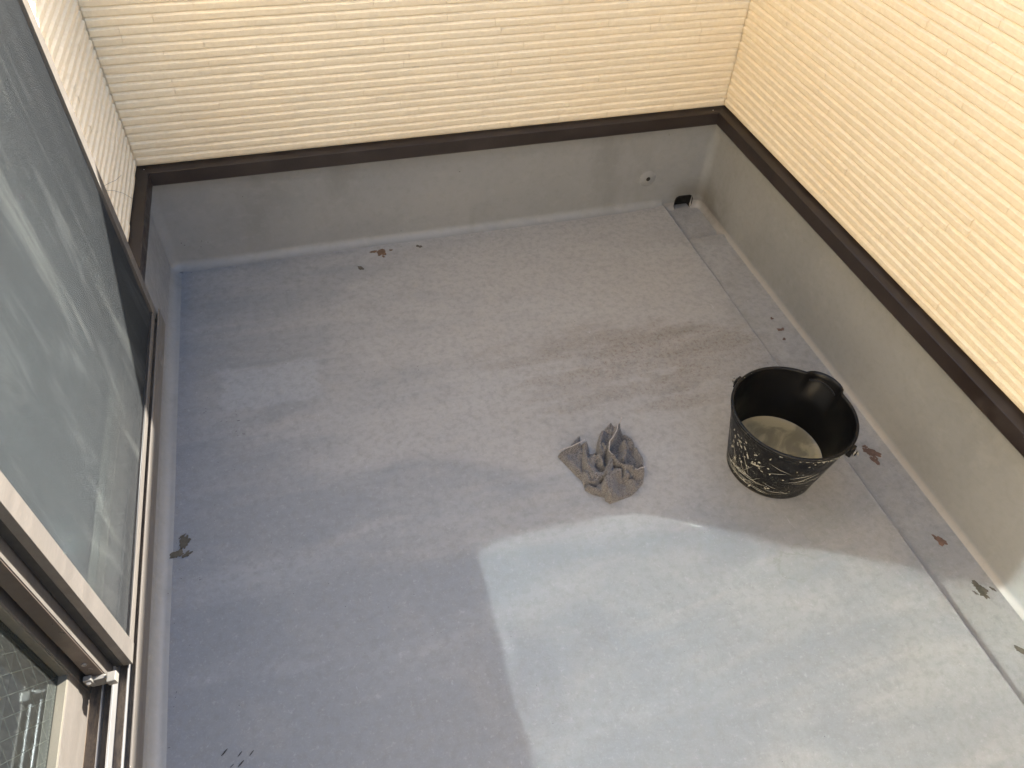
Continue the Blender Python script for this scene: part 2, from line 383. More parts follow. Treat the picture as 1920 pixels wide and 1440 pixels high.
# upstand: one continuous painted skirt with rounded foot and corners
def upstand():
    O = -.010                      # face sits a little behind the siding plane
    path = []                      # x, y, inward normal, foot height
    rr = .035
    def ease(t): t = max(0, min(1, t)); return t*t*(3-2*t)
    y = NEAR
    while y < -rr-.02: path.append((O, y, (1, 0), 0.0)); y += .06
    for i in range(9):
        a = math.pi-(math.pi/2)*i/8; path.append((O+rr+rr*math.cos(a), -O-rr+rr*math.sin(a), (-math.cos(a), -math.sin(a)), 0.0))
    x = O+rr+.05
    while x < 1.96: path.append((x, -O, (0, -1), 0.0)); x += .05
    x = 1.965
    while x < 2.102: path.append((x, -O, (0, -1), -.040*ease((x-1.962)/.012))); x += .003
    for i in range(9):
        a = math.pi/2-(math.pi/2)*i/8; path.append((W-O-rr+rr*math.cos(a), -O-rr+rr*math.sin(a), (-math.cos(a), -math.sin(a)), -.040))
    y = -rr-.04
    while y > NEAR: path.append((W-O, y, (-1, 0), -.040+.018*ease((-y-.20)/.05))); y -= .05
    path.append((W-O, NEAR, (-1, 0), -.022))
    zr = [.412, .36, .30, .25, .2, .15, .11, .08, .06]+[.05-.003*i for i in range(0, 31)]
    vs, fs, cols = [], [], []
    cr = .030
    for (px, py, n_, zf) in path:
        col = []
        prof = [(0, z) for z in zr if z > zf+cr]
        while len(prof) < 24: prof.append((0, zf+cr))
        prof = prof[:24] if len(prof) > 24 else prof
        # resample the lower column so that every column has the same number of rows
        zs = zr[:9]; low = [.05+(zf+cr-.05)*i/14 for i in range(0, 15)]
        prof = [(0, z) for z in zs]+[(0, z) for z in low]
        for i in range(1, 9):
            a = (math.pi/2)*i/8; prof.append((cr*(1-math.cos(a)), zf+cr-cr*math.sin(a)))
        prof.append((cr+.012, zf-.004))
        for d, z in prof:
            if px < .001 and -2.69 < py < -.655: z = min(z, .292)
            wv = noise.noise((px*2.3, py*2.3, z*5))*.003 if z < .34 else 0
            vs.append((px+n_[0]*(d+wv), py+n_[1]*(d+wv), z))
        cols.append(len(prof))
    n = cols[0]
    # outlet through the foot of the back wall
    hx, hz, rx, rz = 2.066, -.006, .040, .034
    def inside(v): return v[1] > -.04 and ((abs(v[0]-hx)/rx)**4+(abs(v[2]-hz)/rz)**4) < 1
    for i in range(len(path)-1):
        for j in range(n-1):
            q = (i*n+j, i*n+j+1, (i+1)*n+j+1, (i+1)*n+j)
            c_ = [sum(vs[k][m_] for k in q)/4 for m_ in range(3)]
            if inside(c_): continue
            fs.append(q)
    return vs, fs
UPO = data('waterproof_upstand', *upstand(), UPS, smooth=50); UPO['kind'] = 'structure'
bm = bmesh.new()
ring = []
for yy, k_ in ((-.012, 1.0), (.012, 1.0), (.14, .92)):
    ring.append([bm.verts.new((2.066+.041*k_*math.copysign(abs(math.cos(t))**.5, math.cos(t)), yy+ (0), -.006+.035*k_*math.copysign(abs(math.sin(t))**.5, math.sin(t)))) for t in [2*math.pi*i/28 for i in range(28)]])
for a in range(2):
    for j in range(28): bm.faces.new((ring[a][j], ring[a][(j+1) % 28], ring[a+1][(j+1) % 28], ring[a+1][j]))
bm.faces.new(ring[2])
for v in ring[0]: v.co.y = .004
obj('drain_outlet', bm, DARK, UPO, True)
# small anchor hole: raised collar, black disc standing in for its shaded depth
bm = bmesh.new()
def lathe_y(bm, cx, cz, prof, n=20):
    rg = [[bm.verts.new((cx+r*math.cos(t), y, cz+r*math.sin(t))) for t in [2*math.pi*i/n for i in range(n)]] for r, y in prof]
    for a in range(len(rg)-1):
        for j in range(n): bm.faces.new((rg[a][j], rg[a][(j+1) % n], rg[a+1][(j+1) % n], rg[a+1][j]))
    return rg
lathe_y(bm, 1.877, .135, [(.040, .0115), (.028, .0075), (.016, .0048), (.0115, .0042), (.0090, .0046)])
obj('hole_collar', bm, UPS, UPO, True)
bm = bmesh.new(); rg = lathe_y(bm, 1.877, .135, [(.0093, .0036), (.0086, .0046), (.0078, .0048)], 16); bm.faces.new(rg[-1])
obj('anchor_hole_dark', bm, DARK, UPO, True)

# ------------------------------------------------------------ siding
P = .0275
def strip_mesh(L, kind, cache={}):
    L = round(L, 3); key = (L, kind)
    if key in cache: return cache[key]
    rnd = random.Random(int(L*1000)*7+kind)
    n = max(2, int(L/.022)); vs, fs = [], []
    seed = rnd.uniform(0, 100); tilt = rnd.uniform(-.0013, .0013); off = rnd.uniform(-.0011, .0011)
    gap = .0005
    for i in range(n+1):
        t = i/n; x = gap+(L-2*gap)*t
        a = noise.noise((x*22, seed, 0)); b = noise.noise((x*9, seed, 4)); s = noise.noise((x*60, seed, 9))
        d = .0005+off+.0009*b+tilt*(t-.5)*2
        top = .0190+.0013*a+.0005*s
        if i in (0, n): d -= .0008
        for (yy, zz) in ((-.0072, .0006), (-.0030+d*.4, .0002), (d-.0012, .0024+.0004*s), (d+.0003+.0006*a, .010), (d+.0010, top), (-.0062, top+.0060), (-.0070, .0263), (-.0074, .0275)):
            vs.append((x, -yy, zz))
    m_ = 8
    for i in range(n):
        for j in range(m_-1): fs.append((i*m_+j, (i+1)*m_+j, (i+1)*m_+j+1, i*m_+j+1))
    k0 = 0; k1 = n*m_
    fs.append(tuple(range(k0+m_-1, k0-1, -1))); fs.append(tuple(range(k1, k1+m_)))
    me = bpy.data.meshes.new('siding_strip'); me.from_pydata(vs, [], fs); me.update()
    me.shade_smooth(); me.set_sharp_from_angle(angle=R(17)); me.materials.append(SID)
    cache[key] = me; return me
LENS = (.19, .23, .27, .31, .35, .39, .45)
def seen(pts):
    for p in pts:
        x, y = to_px(p)
        if -30 < x < 1950 and -30 < y < 1470: return True
    return False
def clad(parent, T, length, z0, z1, rnd, joined, skip=None):
    """lay courses of strips along local +X (outer face towards local -Y); T: local to world"""
    count = 0; courses = []
    z = z0; row = 0
    while z+P*.5 < z1:
        hh = 1.0
        x = .002; first = True
        while x < length-.004:
            L = rnd.choice(LENS)
            if first: L = rnd.choice((.08, .13, .18, .24, .30)); first = False
            if x+L > length-.06: L = length-.002-x
            if L > .5: L = .3
            courses.append((x, z, L, rnd.randrange(3))); x += L
        z += P; row += 1
    jv, jf = [], []
    for (x, z, L, kk) in courses:
        if skip and skip(x+L/2, z): continue
        me = strip_mesh(L, kk)
        wm = T @ Matrix.Translation((x, 0, z))
        a, b = wm @ Vector((0, 0, .01)), wm @ Vector((L, 0, .01))
        if seen([a.lerp(b, i/4) for i in range(5)]) and count < 300:
            o = bpy.data.objects.new('siding_strip', me); C.objects.link(o); o.parent = parent
            o.matrix_world = wm; o.matrix_parent_inverse = Matrix(); o.matrix_basis = parent.matrix_world.inverted() @ wm
            count += 1
        else:
            k0 = len(jv); jv += [tuple(wm @ v.co) for v in me.vertices]
            jf += [tuple(i+k0 for i in p_.vertices) for p_ in me.polygons]
    if jv:
        o = data('siding_courses', jv, jf, SID, parent, 17); o['kind'] = 'stuff'
    return count
HT = 1.50; Z0 = .4315
# back wall
back = thing('parapet_wall', 'cream textured siding wall across the far end of the balcony', 'wall', (0, 0, 0))
boxes('wall_body', [((-.05, .0075, Z0), (W+.05, .13, HT-.03)), ((-.05, .014, .04), (W+.05, .1295, Z0)), ((-.05, .014, -.2), (2.02, .1295, .04))], SID, back)
boxes('coping', [((-.06, -.018, HT-.03), (W+.06, .15, HT))], FLASH, back, .002)
nb = clad(back, Matrix.Identity(4), W, Z0, HT-.045, random.Random(3), True)
# right wall : local +X runs along -Y, outer face towards -X
right = thing('parapet_wall', 'cream textured siding wall on the right, running along the gutter', 'wall', (W, 0, 0))
boxes('wall_body', [((.0075, .13, Z0), (.13, NEAR, HT-.03)), ((.014, .1295, -.2), (.1295, NEAR, Z0))], SID, right)
boxes('coping', [((-.018, .0-.019, HT-.03), (.15, NEAR, HT))], FLASH, right, .002)
bpy.context.view_layer.update()
TR = Matrix.Translation((W, 0, 0)) @ Matrix.Rotation(R(-90), 4, 'Z')
nr = clad(right, TR, -NEAR, Z0, HT-.045, random.Random(5), True)
# near end wall, behind the camera
near = thing('parapet_wall', 'cream siding wall closing the near end of the balcony', 'wall', (0, NEAR, 0))
boxes('wall_body', [((-.05, -.13, -.05), (W+.13, 0, HT-.03))], SID, near)
boxes('coping', [((-.06, -.15, HT-.03), (W+.15, .018, HT))], FLASH, near, .002)
# house wall with the window opening
YA, YB, ZS, ZT = -.655, -2.69, .295, 2.26
house = thing('house_wall', 'cream textured siding on the house side, in the far left corner beside the window', 'wall', (0, 0, 0))
boxes('wall_body', [((-.14, .13, Z0), (-.0075, YA+.002, 2.9)), ((-.14, YA+.002, ZT), (-.0075, YB, 2.9)), ((-.14, YB, Z0), (-.0075, NEAR, 2.9)), ((-.139, .1295, -.2), (-.014, NEAR, ZS-.004)), ((-.139, .1295, ZS-.004), (-.014, YA+.003, Z0)), ((-.139, YB-.003, ZS-.004), (-.014, NEAR, Z0))], SID, house)
boxes('eave', [((-3.2, .2, 2.9), (.10, NEAR, 3.02))], FLASH, house)
TL = Matrix.Rotation(R(90), 4, 'Z') @ Matrix.Identity(4)
# local +X along +Y, outer face towards +X
TL = Matrix.Translation((0, YA, 0)) @ Matrix.Rotation(R(90), 4, 'Z')
nl = clad(house, TL, -YA, Z0, 2.88, random.Random(9), True)

# flashing strips below the siding
def flashing(parent, T, x0, x1, mit0, mit1):
    prof = [(.012, .4225), (-.028, .4185), (-.0315, .4165), (-.0318, .372), (-.0300, .3685), (-.0275, .3685), (-.0275, .38)]
    vs, fs = [], []
    nseg = 40
    for i in range(nseg+1):
        for (yy, zz) in prof:
            a = x0+(-yy if mit0 else 0); b = x1-(-yy if mit1 else 0)
            x = a+(b-a)*i/nseg
            vs.append(tuple(T @ Vector((x, yy+noise.noise((x*1.7, yy*3, 7))*.0006, zz+noise.noise((x*2.2, 3, 7))*.0007))))
    m_ = len(prof)
    for i in range(nseg):
        for j in range(m_-1): fs.append((i*m_+j, i*m_+j+1, (i+1)*m_+j+1, (i+1)*m_+j))
    o = data('flashing', vs, fs, FLASH, parent, 25)
    o.matrix_parent_inverse = parent.matrix_world.inverted()
    return o
bpy.context.view_layer.update()
flashing(back, Matrix.Identity(4), 0, W, True, True)
flashing(right, TR, 0, -NEAR, True, False)
flashing(house, TL, 0.002, -YA, False, True)
def screw(P_, parent, r=.0022):
    bm = bmesh.new(); bmesh.ops.create_icosphere(bm, subdivisions=1, radius=r)
    o = obj('screw', bm, WHITE, parent, True); o.matrix_parent_inverse = parent.matrix_world.inverted(); o.location = P_
p_ = from_px((1337, 207), 2, .4195); screw(p_, back)
p_ = from_px((270, 318), 2, .4205); screw(p_, back, .0016)

# ------------------------------------------------------------ sliding window
win = thing('sliding_window', 'bronze aluminium sliding window with two glazed sashes in the house wall', 'window', (0, 0, 0))
boxes('jamb', [((-.10, YA, .30), (.060, YA-.034, ZT))], ALU, win, .0012)
boxes('jamb', [((-.10, YB, .30), (.060, YB+.040, ZT))], ALU, win, .0012)
boxes('head', [((-.10, YA-.040, ZT-.04), (.060, YB+.040, ZT))], ALU, win, .0012)
boxes('sill', [((-.10, YA-.0005, ZS), (.066, YB+.0005, .336))], TRACK, win)
boxes('sill_apron', [((.0665, YA, ZS-.002), (.0695, YB, .353))], ALU, win, .0008)
boxes('track_rail', [((.0295, YA-.041, .336), (.0335, YB+.041, .362))], RAIL, win, .001)
boxes('track_rail', [((.0520, YA-.041, .336), (.0550, YB+.041, .352))], RAIL, win, .001)
boxes('track_rail', [((-.026, YA-.041, .336), (-.022, YB+.041, .356))], RAIL, win, .001)
boxes('track_rail', [((.008, YA-.041, .336), (.011, YB+.041, .350))], RAIL, win, .001)
# drain slot in the apron
py = from_px((298, 662), 0, .070)
boxes('inner_sill', [((-.165, YA-.0005, .30), (-.1003, YB+.0005, .334)), ((-.165, YA, .30), (-.1003, YA-.02, ZT)), ((-.165, YA-.02, ZT-.02), (-.1003, YB, ZT))], WOODF, win)
boxes('drain_slot', [((.0695, py.y+.020, .305), (.0702, py.y-.020, .3063)), ((.0695, py.y+.020, .325), (.0702, py.y-.020, .3263)), ((.0695, py.y+.020, .305), (.0702, py.y+.0185, .3263)), ((.0695, py.y-.0185, .305), (.0702, py.y-.020, .3263))], RAIL, win)
def sash(x0, x1, ya, yb, z0, rail, stile, wires):
    s = boxes('window_sash', [((x0, ya, z0), (x1, ya-stile, 2.215)), ((x0, yb+stile, z0), (x1, yb, 2.215)),
                              ((x0+.001, ya-stile, z0), (x1-.001, yb+stile, z0+rail)), ((x0+.001, ya-stile, 2.15), (x1-.001, yb+stile, 2.215))], ALU, win, .0010)
    ga, gb, gz, gt = ya-stile, yb+stile, z0+rail, 2.15
    xm = (x0+x1)/2-.001
    bw = .0045
    boxes('glazing_bead', [((xm, ga+.001, gz-.001), (x1-.0015, ga-bw, gt)), ((xm, gb-.001, gz-.001), (x1-.0015, gb+bw, gt)),
                        ((xm, ga-bw, gz-.001), (x1-.0015, gb+bw, gz+bw)), ((xm, ga-bw, gt-bw), (x1-.0015, gb+bw, gt+.001))], BEAD, s, .001)
    # spacer bar of the double glazing with its row of perforations
    sp = .002
    boxes('glass_spacer', [((xm-.006, ga-bw, gz+sp), (xm-.0025, gb+bw, gz+sp+.006)), ((xm-.006, ga-sp, gz), (xm-.0025, ga-sp-.006, gt))], RUBBER, s)
    pf = []
    q_ = ga-sp-.008
    while q_ > gb+.02: pf.append(((xm-.0027, q_, gz+sp+.001), (xm-.0018, q_-.0032, gz+sp+.005))); q_ -= .0062
    q_ = gz+sp+.008
    while q_ < gt-.02: pf.append(((xm-.0027, ga-sp-.001, q_), (xm-.0018, ga-sp-.005, q_+.0032))); q_ += .0062
    boxes('spacer_perforations', pf, BEAD, s)['kind'] = 'stuff'
    data('glass_pane', [(xm, ga-.002, gz+.002), (xm, gb+.002, gz+.002), (xm, gb+.002, gt), (xm, ga-.002, gt)], [(0, 3, 2, 1)], WIRED if wires else GLASS, s)
    if wires:
        bm = bmesh.new(); st = .030
        yl, yh, zl, zh = gb+.008, ga-.008, gz+.008, gz+.95
        for sgn in (1, -1):
            c0 = -3.0
            while c0 < 5:
                # line z = c0 + sgn*1.7*y
                pts = []
                for yy in (yl, yh):
                    zz = c0+sgn*1.7*yy; pts.append((yy, zz))
                (y1, z1), (y2, z2) = pts
                def cut(zv): return y1+(zv-z1)*(y2-y1)/(z2-z1)
                cand = [(y1, z1), (y2, z2)]
                q = []
                for (yy, zz) in cand:
                    if zz < zl: yy, zz = cut(zl), zl
                    elif zz > zh: yy, zz = cut(zh), zh
                    q.append((yy, zz))
                if all(yl-1e-6 <= a[0] <= yh+1e-6 for a in q) and (abs(q[0][1]-q[1][1]) > .01):
                    tube(bm, [(xm-.003, q[0][0], q[0][1]), (xm-.003, q[1][0], q[1][1])], .00055, 4, False)
                c0 += st*2
        o = obj('wire_lattice', bm, BEAD, s); o['kind'] = 'stuff'
    return s
outer = sash(-.002, .028, -.697, -1.730, .352, .080, .052, False)
inner = sash(-.044, -.012, -1.655, -2.648, .345, .098, .084, True)
# end face of the outer sash: bronze cover plate, screws, bracket
boxes('end_plate', [((.0, -1.7302, .37), (.0262, -1.7322, 2.2))], ALUB, outer, .0006)
def disc_y(name, x, y, z, r, h, mat, parent):
    bm = bmesh.new(); rg = lathe_y(bm, x, z, [(r, y), (r*.92, y-h), (r*.45, y-h), (r*.40, y-h*.3)], 16); bm.faces.new(rg[-1]); return obj(name, bm, mat, parent, 35)
disc_y('screw', .0115, -1.7322, .447, .0048, .002, STEEL, outer)
disc_y('screw', .0130, -1.7322, .424, .0050, .0008, ALUB, outer)
bm = bmesh.new()
box(bm, (.000, -1.741, .372), (.030, -1.7325, .398)); box(bm, (-.004, -1.744, .384), (.010, -1.734, .408))
box(bm, (.010, -1.740, .389), (.040, -1.733, .396)); box(bm, (.034, -1.752, .385), (.050, -1.733, .402))
obj('guide_bracket', bm, STEEL, outer, None, .0018)
disc_y('bracket_screw', .003, -1.744, .397, .0040, .0015, WHITE, outer)

# insect screen on the outer rail
scr = thing('insect_screen', 'grey insect screen in a slim frame covering the far half of the window', 'screen', (0, 0, 0))
SA, SB, SZ, ST = -.6895, -1.705, .356, 2.205
boxes('screen_stile', [((.046, SA, SZ), (.062, SA-.010, ST))], ALU, scr, .001)
boxes('screen_stile', [((.046, SB+.042, SZ), (.0625, SB, ST))], ALU, scr, .001)
boxes('screen_rail', [((.047, SA-.010, SZ), (.0615, SB+.042, SZ+.020))], ALU, scr, .001)
boxes('screen_rail', [((.047, SA-.010, ST-.03), (.0615, SB+.042, ST))], ALU, scr, .001)
boxes('brush_seal', [((.0300, SB+.001, SZ), (.0455, SB+.012, ST))], RUBBER, scr)
bm = bmesh.new()
tube(bm, [(.0585, SA-.012, SZ+.022), (.0585, SB+.044, SZ+.022)], .0018, 6); tube(bm, [(.0585, SB+.044, SZ+.022), (.0585, SB+.044, ST-.03)], .0018, 6)
obj('spline_cord', bm, RUBBER, scr, True)
vs, fs = [], []
def thread(p, q, ax):
    h_ = .000175; k0 = len(vs)
    offs = ((h_, 0, 0), (0, h_, 0) if ax == 2 else (0, 0, h_), (-h_, 0, 0), (0, -h_, 0) if ax == 2 else (0, 0, -h_))
    for e_ in (p, q):
        for o_ in offs: vs.append((e_[0]+o_[0], e_[1]+o_[1], e_[2]+o_[2]))
    for a in range(4): fs.append((k0+a, k0+(a+1) % 4, k0+4+(a+1) % 4, k0+4+a))
ya_, yb_, za_, zb_ = SA-.009, SB+.041, SZ+.019, ST-.029
y = ya_
while y > yb_: thread((.0542, y, za_), (.0542, y, zb_), 2); y -= .00122
z = za_
while z < zb_: thread((.0538, ya_, z), (.0538, yb_, z), 1); z += .00122
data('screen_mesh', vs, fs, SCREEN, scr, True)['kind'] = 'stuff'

def inpoly(x, y, pl):
    c_ = False; j = len(pl)-1
    for i in range(len(pl)):
        if (pl[i][1] > y) != (pl[j][1] > y) and x < (pl[j][0]-pl[i][0])*(y-pl[i][1])/(pl[j][1]-pl[i][1])+pl[i][0]: c_ = not c_
        j = i
    return c_
# room behind the window
data('room', [(-3, NEAR, .33), (-.145, NEAR, .33), (-.145, .1, .33), (-3, .1, .33), (-3, NEAR, 2.6), (-.145, NEAR, 2.6), (-.145, .1, 2.6), (-3, .1, 2.6)],
     [(0, 4, 7, 3), (0, 1, 5, 4), (3, 7, 6, 2), (4, 5, 6, 7), (0, 3, 2, 1)], PLASTER)['kind'] = 'structure'
def curtain():
    vs, fs = [], []
    panels = ([(-200, 200), (-60, 300), (0, 350), (35, 390), (62, 440), (80, 540), (86, 600), (80, 690), (66, 684), (40, 630), (0, 545), (-200, 330)],
              [(-200, 420), (0, 640), (18, 672), (40, 712), (51, 735), (48, 757), (38, 740), (0, 672), (-200, 480)])
    for pi_, pl in enumerate(panels):
        W_ = [from_px(p, 0, -.10) for p in pl]; P2 = [(p.y, p.z) for p in W_]
        ys = [p[0] for p in P2]; zs = [p[1] for p in P2]; st = .008; idx = {}
        y = min(ys); ny = int((max(ys)-y)/st)+2; nz = int((max(zs)-min(zs))/st)+2
        for i in range(ny):
            for j in range(nz):
                yy, zz = y+i*st, min(zs)+j*st
                if inpoly(yy, zz, P2):
                    f = yy*70+zz*22
                    idx[(i, j)] = len(vs); vs.append((-.105+.010*math.sin(f+2*noise.noise((yy*5, zz*3, pi_)))+.006*noise.noise((yy*20, zz*12, 2)), yy, zz))
        for (i, j) in list(idx):
            q = [(i, j), (i+1, j), (i+1, j+1), (i, j+1)]
            if all(a in idx for a in q): fs.append(tuple(idx[a] for a in q))
    return vs, fs
cu = data('curtain', *curtain(), CURT, None, True)
tag(cu, 'sheer white curtain hanging in folds behind the far half of the window', 'curtain')

# hairs clinging to the siding by the screen
for i, pts in enumerate((((193, 350), (205, 343), (217, 338), (228, 328)), ((197, 357), (212, 357), (230, 362), (243, 369), (252, 375)))):
    bm = bmesh.new(); tube(bm, [tuple(from_px(p, 0, .0025)) for p in pts], .0004, 5)
    o = obj('hair_strand', bm, SPECK, None, True)
    tag(o, ('short fine dark hair on the cream siding, the straighter upper one', 'fine dark hair on the cream siding, the curved lower one')[i], 'hair', 'hairs stuck to the siding')

# ------------------------------------------------------------ bucket
BX, BY, BH, BR, Br = 1.7265, -1.3575, .248, .1740, .129
AX = math.atan2(-.306, .183)
SP = AX+math.pi/2+R(-3)
bk = thing('bucket', 'black plastic bucket spattered with cream paint, beside the gutter', 'bucket', (BX, BY, 0))
def bucket_mesh():
    prof = []      # (t along height 0..1 -> z, extra radius, inner)
    o = [(.0, -.012, .0), (.03, -.003, 0), (.07, 0, 0)]
    pts = [(.70, 'b', .0012)]
    outp = [(Br-.016, .0006), (Br-.004, .0012), (Br-.0005, .006), (Br+.001, .014)]
    for i in range(1, 12): t = i/12; outp.append((Br+(BR-.009-Br)*t, .014+(BH-.034-.014)*t))
    outp += [(BR-.0095, BH-.030), (BR-.0060, BH-.029), (BR-.0052, BH-.024), (BR-.0060, BH-.014), (BR-.0015, BH-.0105), (BR, BH-.006), (BR-.0012, BH-.0018), (BR-.0042, BH), (BR-.0080, BH-.0012), (BR-.0100, BH-.005), (BR-.0105, BH-.012)]
    for i in range(0, 12): t = 1-i/12; outp.append((Br-.003+(BR-.011-Br+.003)*t-.0, .010+(BH-.024-.010)*t))
    outp += [(Br-.008, .0055), (Br-.02, .0045)]
    n = 120; vs, fs = [], []
    for k_, (r, z) in enumerate(outp):
        for j in range(n):
            th = 2*math.pi*j/n
            d = (th-SP+math.pi) % (2*math.pi)-math.pi
            e = max(0, 1-(d/R(19))**2)
            hgt = max(0, min(1, (z-(BH-.085))/.085))
            bul = .027*math.sqrt(e)*hgt**.6 if e > 0 else 0
            if e > 0: bul = .031*(e**.6)*(hgt**.8)
            rr = r*(1+.006*math.cos(2*(th-AX)))+bul
            vs.append((rr*math.cos(th), rr*math.sin(th), z-.004*(e**.5)*(1 if z > BH-.03 else 0)))
    m_ = len(outp)
    for a in range(m_-1):
        for j in range(n): fs.append((a*n+j, a*n+(j+1) % n, (a+1)*n+(j+1) % n, (a+1)*n+j))
    fs.append(tuple(range(n))[::-1]); fs.append(tuple((m_-1)*n+j for j in range(n)))
    return vs, fs
data('bucket_body', *bucket_mesh(), BUCK, bk, 50)
# crescent finger grip moulded across the spout
bm = bmesh.new(); pts = []
for i in range(15):
    a = SP+R(-15+30*i/14); rr = BR-.016+.013*math.sin(math.pi*i/14)
    pts.append((rr*math.cos(a), rr*math.sin(a), BH-.016))
tube(bm, pts, .0028, 8); obj('pouring_lip', bm, BUCK, bk, True)
for sgn in (0, math.pi):
    a = AX+sgn; M4 = Matrix.Rotation(a, 4, 'Z') @ Matrix.Translation((BR-.004, 0, BH-.020)) @ Matrix.Scale(1.3, 4)
    bm = bmesh.new(); box(bm, (-.004, -.010, -.012), (.010, .010, .010)); box(bm, (.008, -.004, -.005), (.017, .004, .004)); bm.transform(M4)
    lg = obj('handle_lug', bm, BUCK, bk, None, .0018)
    bm = bmesh.new()
    tube(bm, [(.013+.0*math.cos(t), .0075*math.cos(t), .0075*math.sin(t)-.001) for t in [2*math.pi*i/12 for i in range(11)]], .0018, 6)
    tube(bm, [(.012, .006, .004), (.018, .004, .001), (.020, 0, -.003)], .0022, 6); bm.transform(M4); obj('wire_loop', bm, STEEL, lg, True)
# crumbs of dried paint on the rim
rnd = random.Random(11); bm = bmesh.new()
def crumb(a, rr, z, s):
    r_ = bmesh.ops.create_icosphere(bm, subdivisions=1, radius=s, matrix=Matrix.Translation((rr*math.cos(a), rr*math.sin(a), z)) @ Matrix.Rotation(a, 4, 'Z') @ Matrix.Diagonal((.4, rnd.uniform(.8, 2.6), rnd.uniform(.4, .9), 1)))
    for v in r_['verts']: v.co += Vector(noise.noise_vector(v.co*400))*s*.4
for i in range(150):
    a = AX+R(rnd.gauss(-16, 17)); crumb(a, BR-.0052+rnd.uniform(-.0008, .004), BH-rnd.choice((.013, .014, .0125, .006, .022)), rnd.uniform(.0009, .0030))
for i in range(40):
    a = AX+math.pi+R(rnd.gauss(-6, 9)); crumb(a, BR-.004+rnd.uniform(-.004, .004), BH-rnd.uniform(0, .012), rnd.uniform(.0006, .0016))
o = obj('paint_crust', bm, PAINT, bk); o['kind'] = 'stuff'
# dried paint splashes and scratches on the outer wall
rnd = random.Random(77); bm = bmesh.new()
def wall_r(z): return Br+.001+(BR-.009-Br)*(z-.014)/(BH-.048)+.0007
def splat(th, z, s, el, rot):
    n = 11; c_ = None; pts = []
    sd_ = rnd.uniform(0, 99)
    for i in range(n):
        a = 2*math.pi*i/n; k_ = 1+.9*noise.noise((math.cos(a)*1.4+sd_, math.sin(a)*1.4, sd_))
        u, v = s*el*k_*math.cos(a), s/el*k_*math.sin(a)
        u, v = u*math.cos(rot)-v*math.sin(rot), u*math.sin(rot)+v*math.cos(rot)
        zz = max(.010, min(BH-.034, z+v)); t = th+u/wall_r(zz); pts.append(bm.verts.new((wall_r(zz)*math.cos(t), wall_r(zz)*math.sin(t), zz)))
    zc = max(.010, min(BH-.034, z)); c_ = bm.verts.new(((wall_r(zc)+.0006)*math.cos(th), (wall_r(zc)+.0006)*math.sin(th), zc))
    for i in range(n): bm.faces.new((pts[i], pts[(i+1) % n], c_))
for i in range(90):
    th = R(rnd.gauss(-172, 17)); splat(th, rnd.uniform(.02, BH-.04), .0009+.0042*rnd.random()**3.2, rnd.uniform(1, 1.8), rnd.uniform(0, 3.1))
for i in range(70):
    th = R(rnd.uniform(-190, -45)); splat(th, rnd.uniform(.02, BH-.04), .0007+.0026*rnd.random()**4, rnd.uniform(1, 1.7), rnd.uniform(0, 3.1))
for (th, z, s_, e_, ro) in ((-160, .155, .006, 1.6, 1.9), (-150, .140, .007, 1.7, .3), (-146, .145, .004, 1.5, -.6), (-176, .16, .005, 1.5, 2.0), (-182, .175, .0045, 1.4, 1.8), (-186, .19, .004, 1.4, 1.2), (-136, .155, .0028, 1.1, 0), (-152, .185, .0045, 1.3, .9), (-166, .105, .0045, 1.5, 1.2)):
    splat(R(th), z, s_, e_, R(0)+ro)
o = obj('paint_splashes', bm, PAINT, bk); o['kind'] = 'stuff'
bm = bmesh.new()
def scratch(th, z, L, slope, w_):
    pts = []; n = 9; sd_ = rnd.uniform(0, 50)
    for i in range(n):
        t = i/(n-1)-.5; u = L*t; zz = z+u*slope+.004*noise.noise((u*25+sd_, sd_, 0))
        zz = max(.014, min(BH-.036, zz+(.02 if zz < .02 else 0))); a = th+u/.14; rr = wall_r(zz)-.0006; pts.append((rr*math.cos(a), rr*math.sin(a), zz))
    tube(bm, pts, w_, 4, False, [w_*(.25+math.sin(math.pi*i/(n-1))) for i in range(n)])
for i in range(20): scratch(R(rnd.gauss(-160, 24)), rnd.uniform(.018, .075), rnd.uniform(.03, .12), rnd.uniform(-.12, .22), rnd.uniform(.0002, .0005))
for i in range(13): scratch(R(rnd.gauss(-172, 12)), rnd.uniform(.05, .17), rnd.uniform(.012, .035), rnd.choice((-1, 1))*rnd.uniform(.8, 3), rnd.uniform(.0003, .0007))
for i in range(12): scratch(R(rnd.uniform(-130, -60)), rnd.uniform(.04, .19), rnd.uniform(.02, .06), rnd.uniform(-.6, .9), rnd.uniform(.0003, .0005))
o = obj('scratches', bm, PAINT, bk); o['kind'] = 'stuff'
# murky water inside
WZ = .066; bm = bmesh.new(); rw = Br+(BR-Br)*(WZ/BH)-.0065
n = 72; rings = [[bm.verts.new((rw*f*math.cos(2*math.pi*j/n), rw*f*math.sin(2*math.pi*j/n), WZ+(.0012 if f == 1 else 0))) for j in range(n)] for f in (1, .985, .7, .35)]
c0 = bm.verts.new((0, 0, WZ))
for a in range(3):
    for j in range(n): bm.faces.new((rings[a][j], rings[a][(j+1) % n], rings[a+1][(j+1) % n], rings[a+1][j]))
for j in range(n): bm.faces.new((rings[3][j], rings[3][(j+1) % n], c0))
w = obj('dirty_water', bm, WATER, None, True); w.location = (BX, BY, 0)
tag(w, 'murky tan water with a grey film lying in the black bucket', 'water')

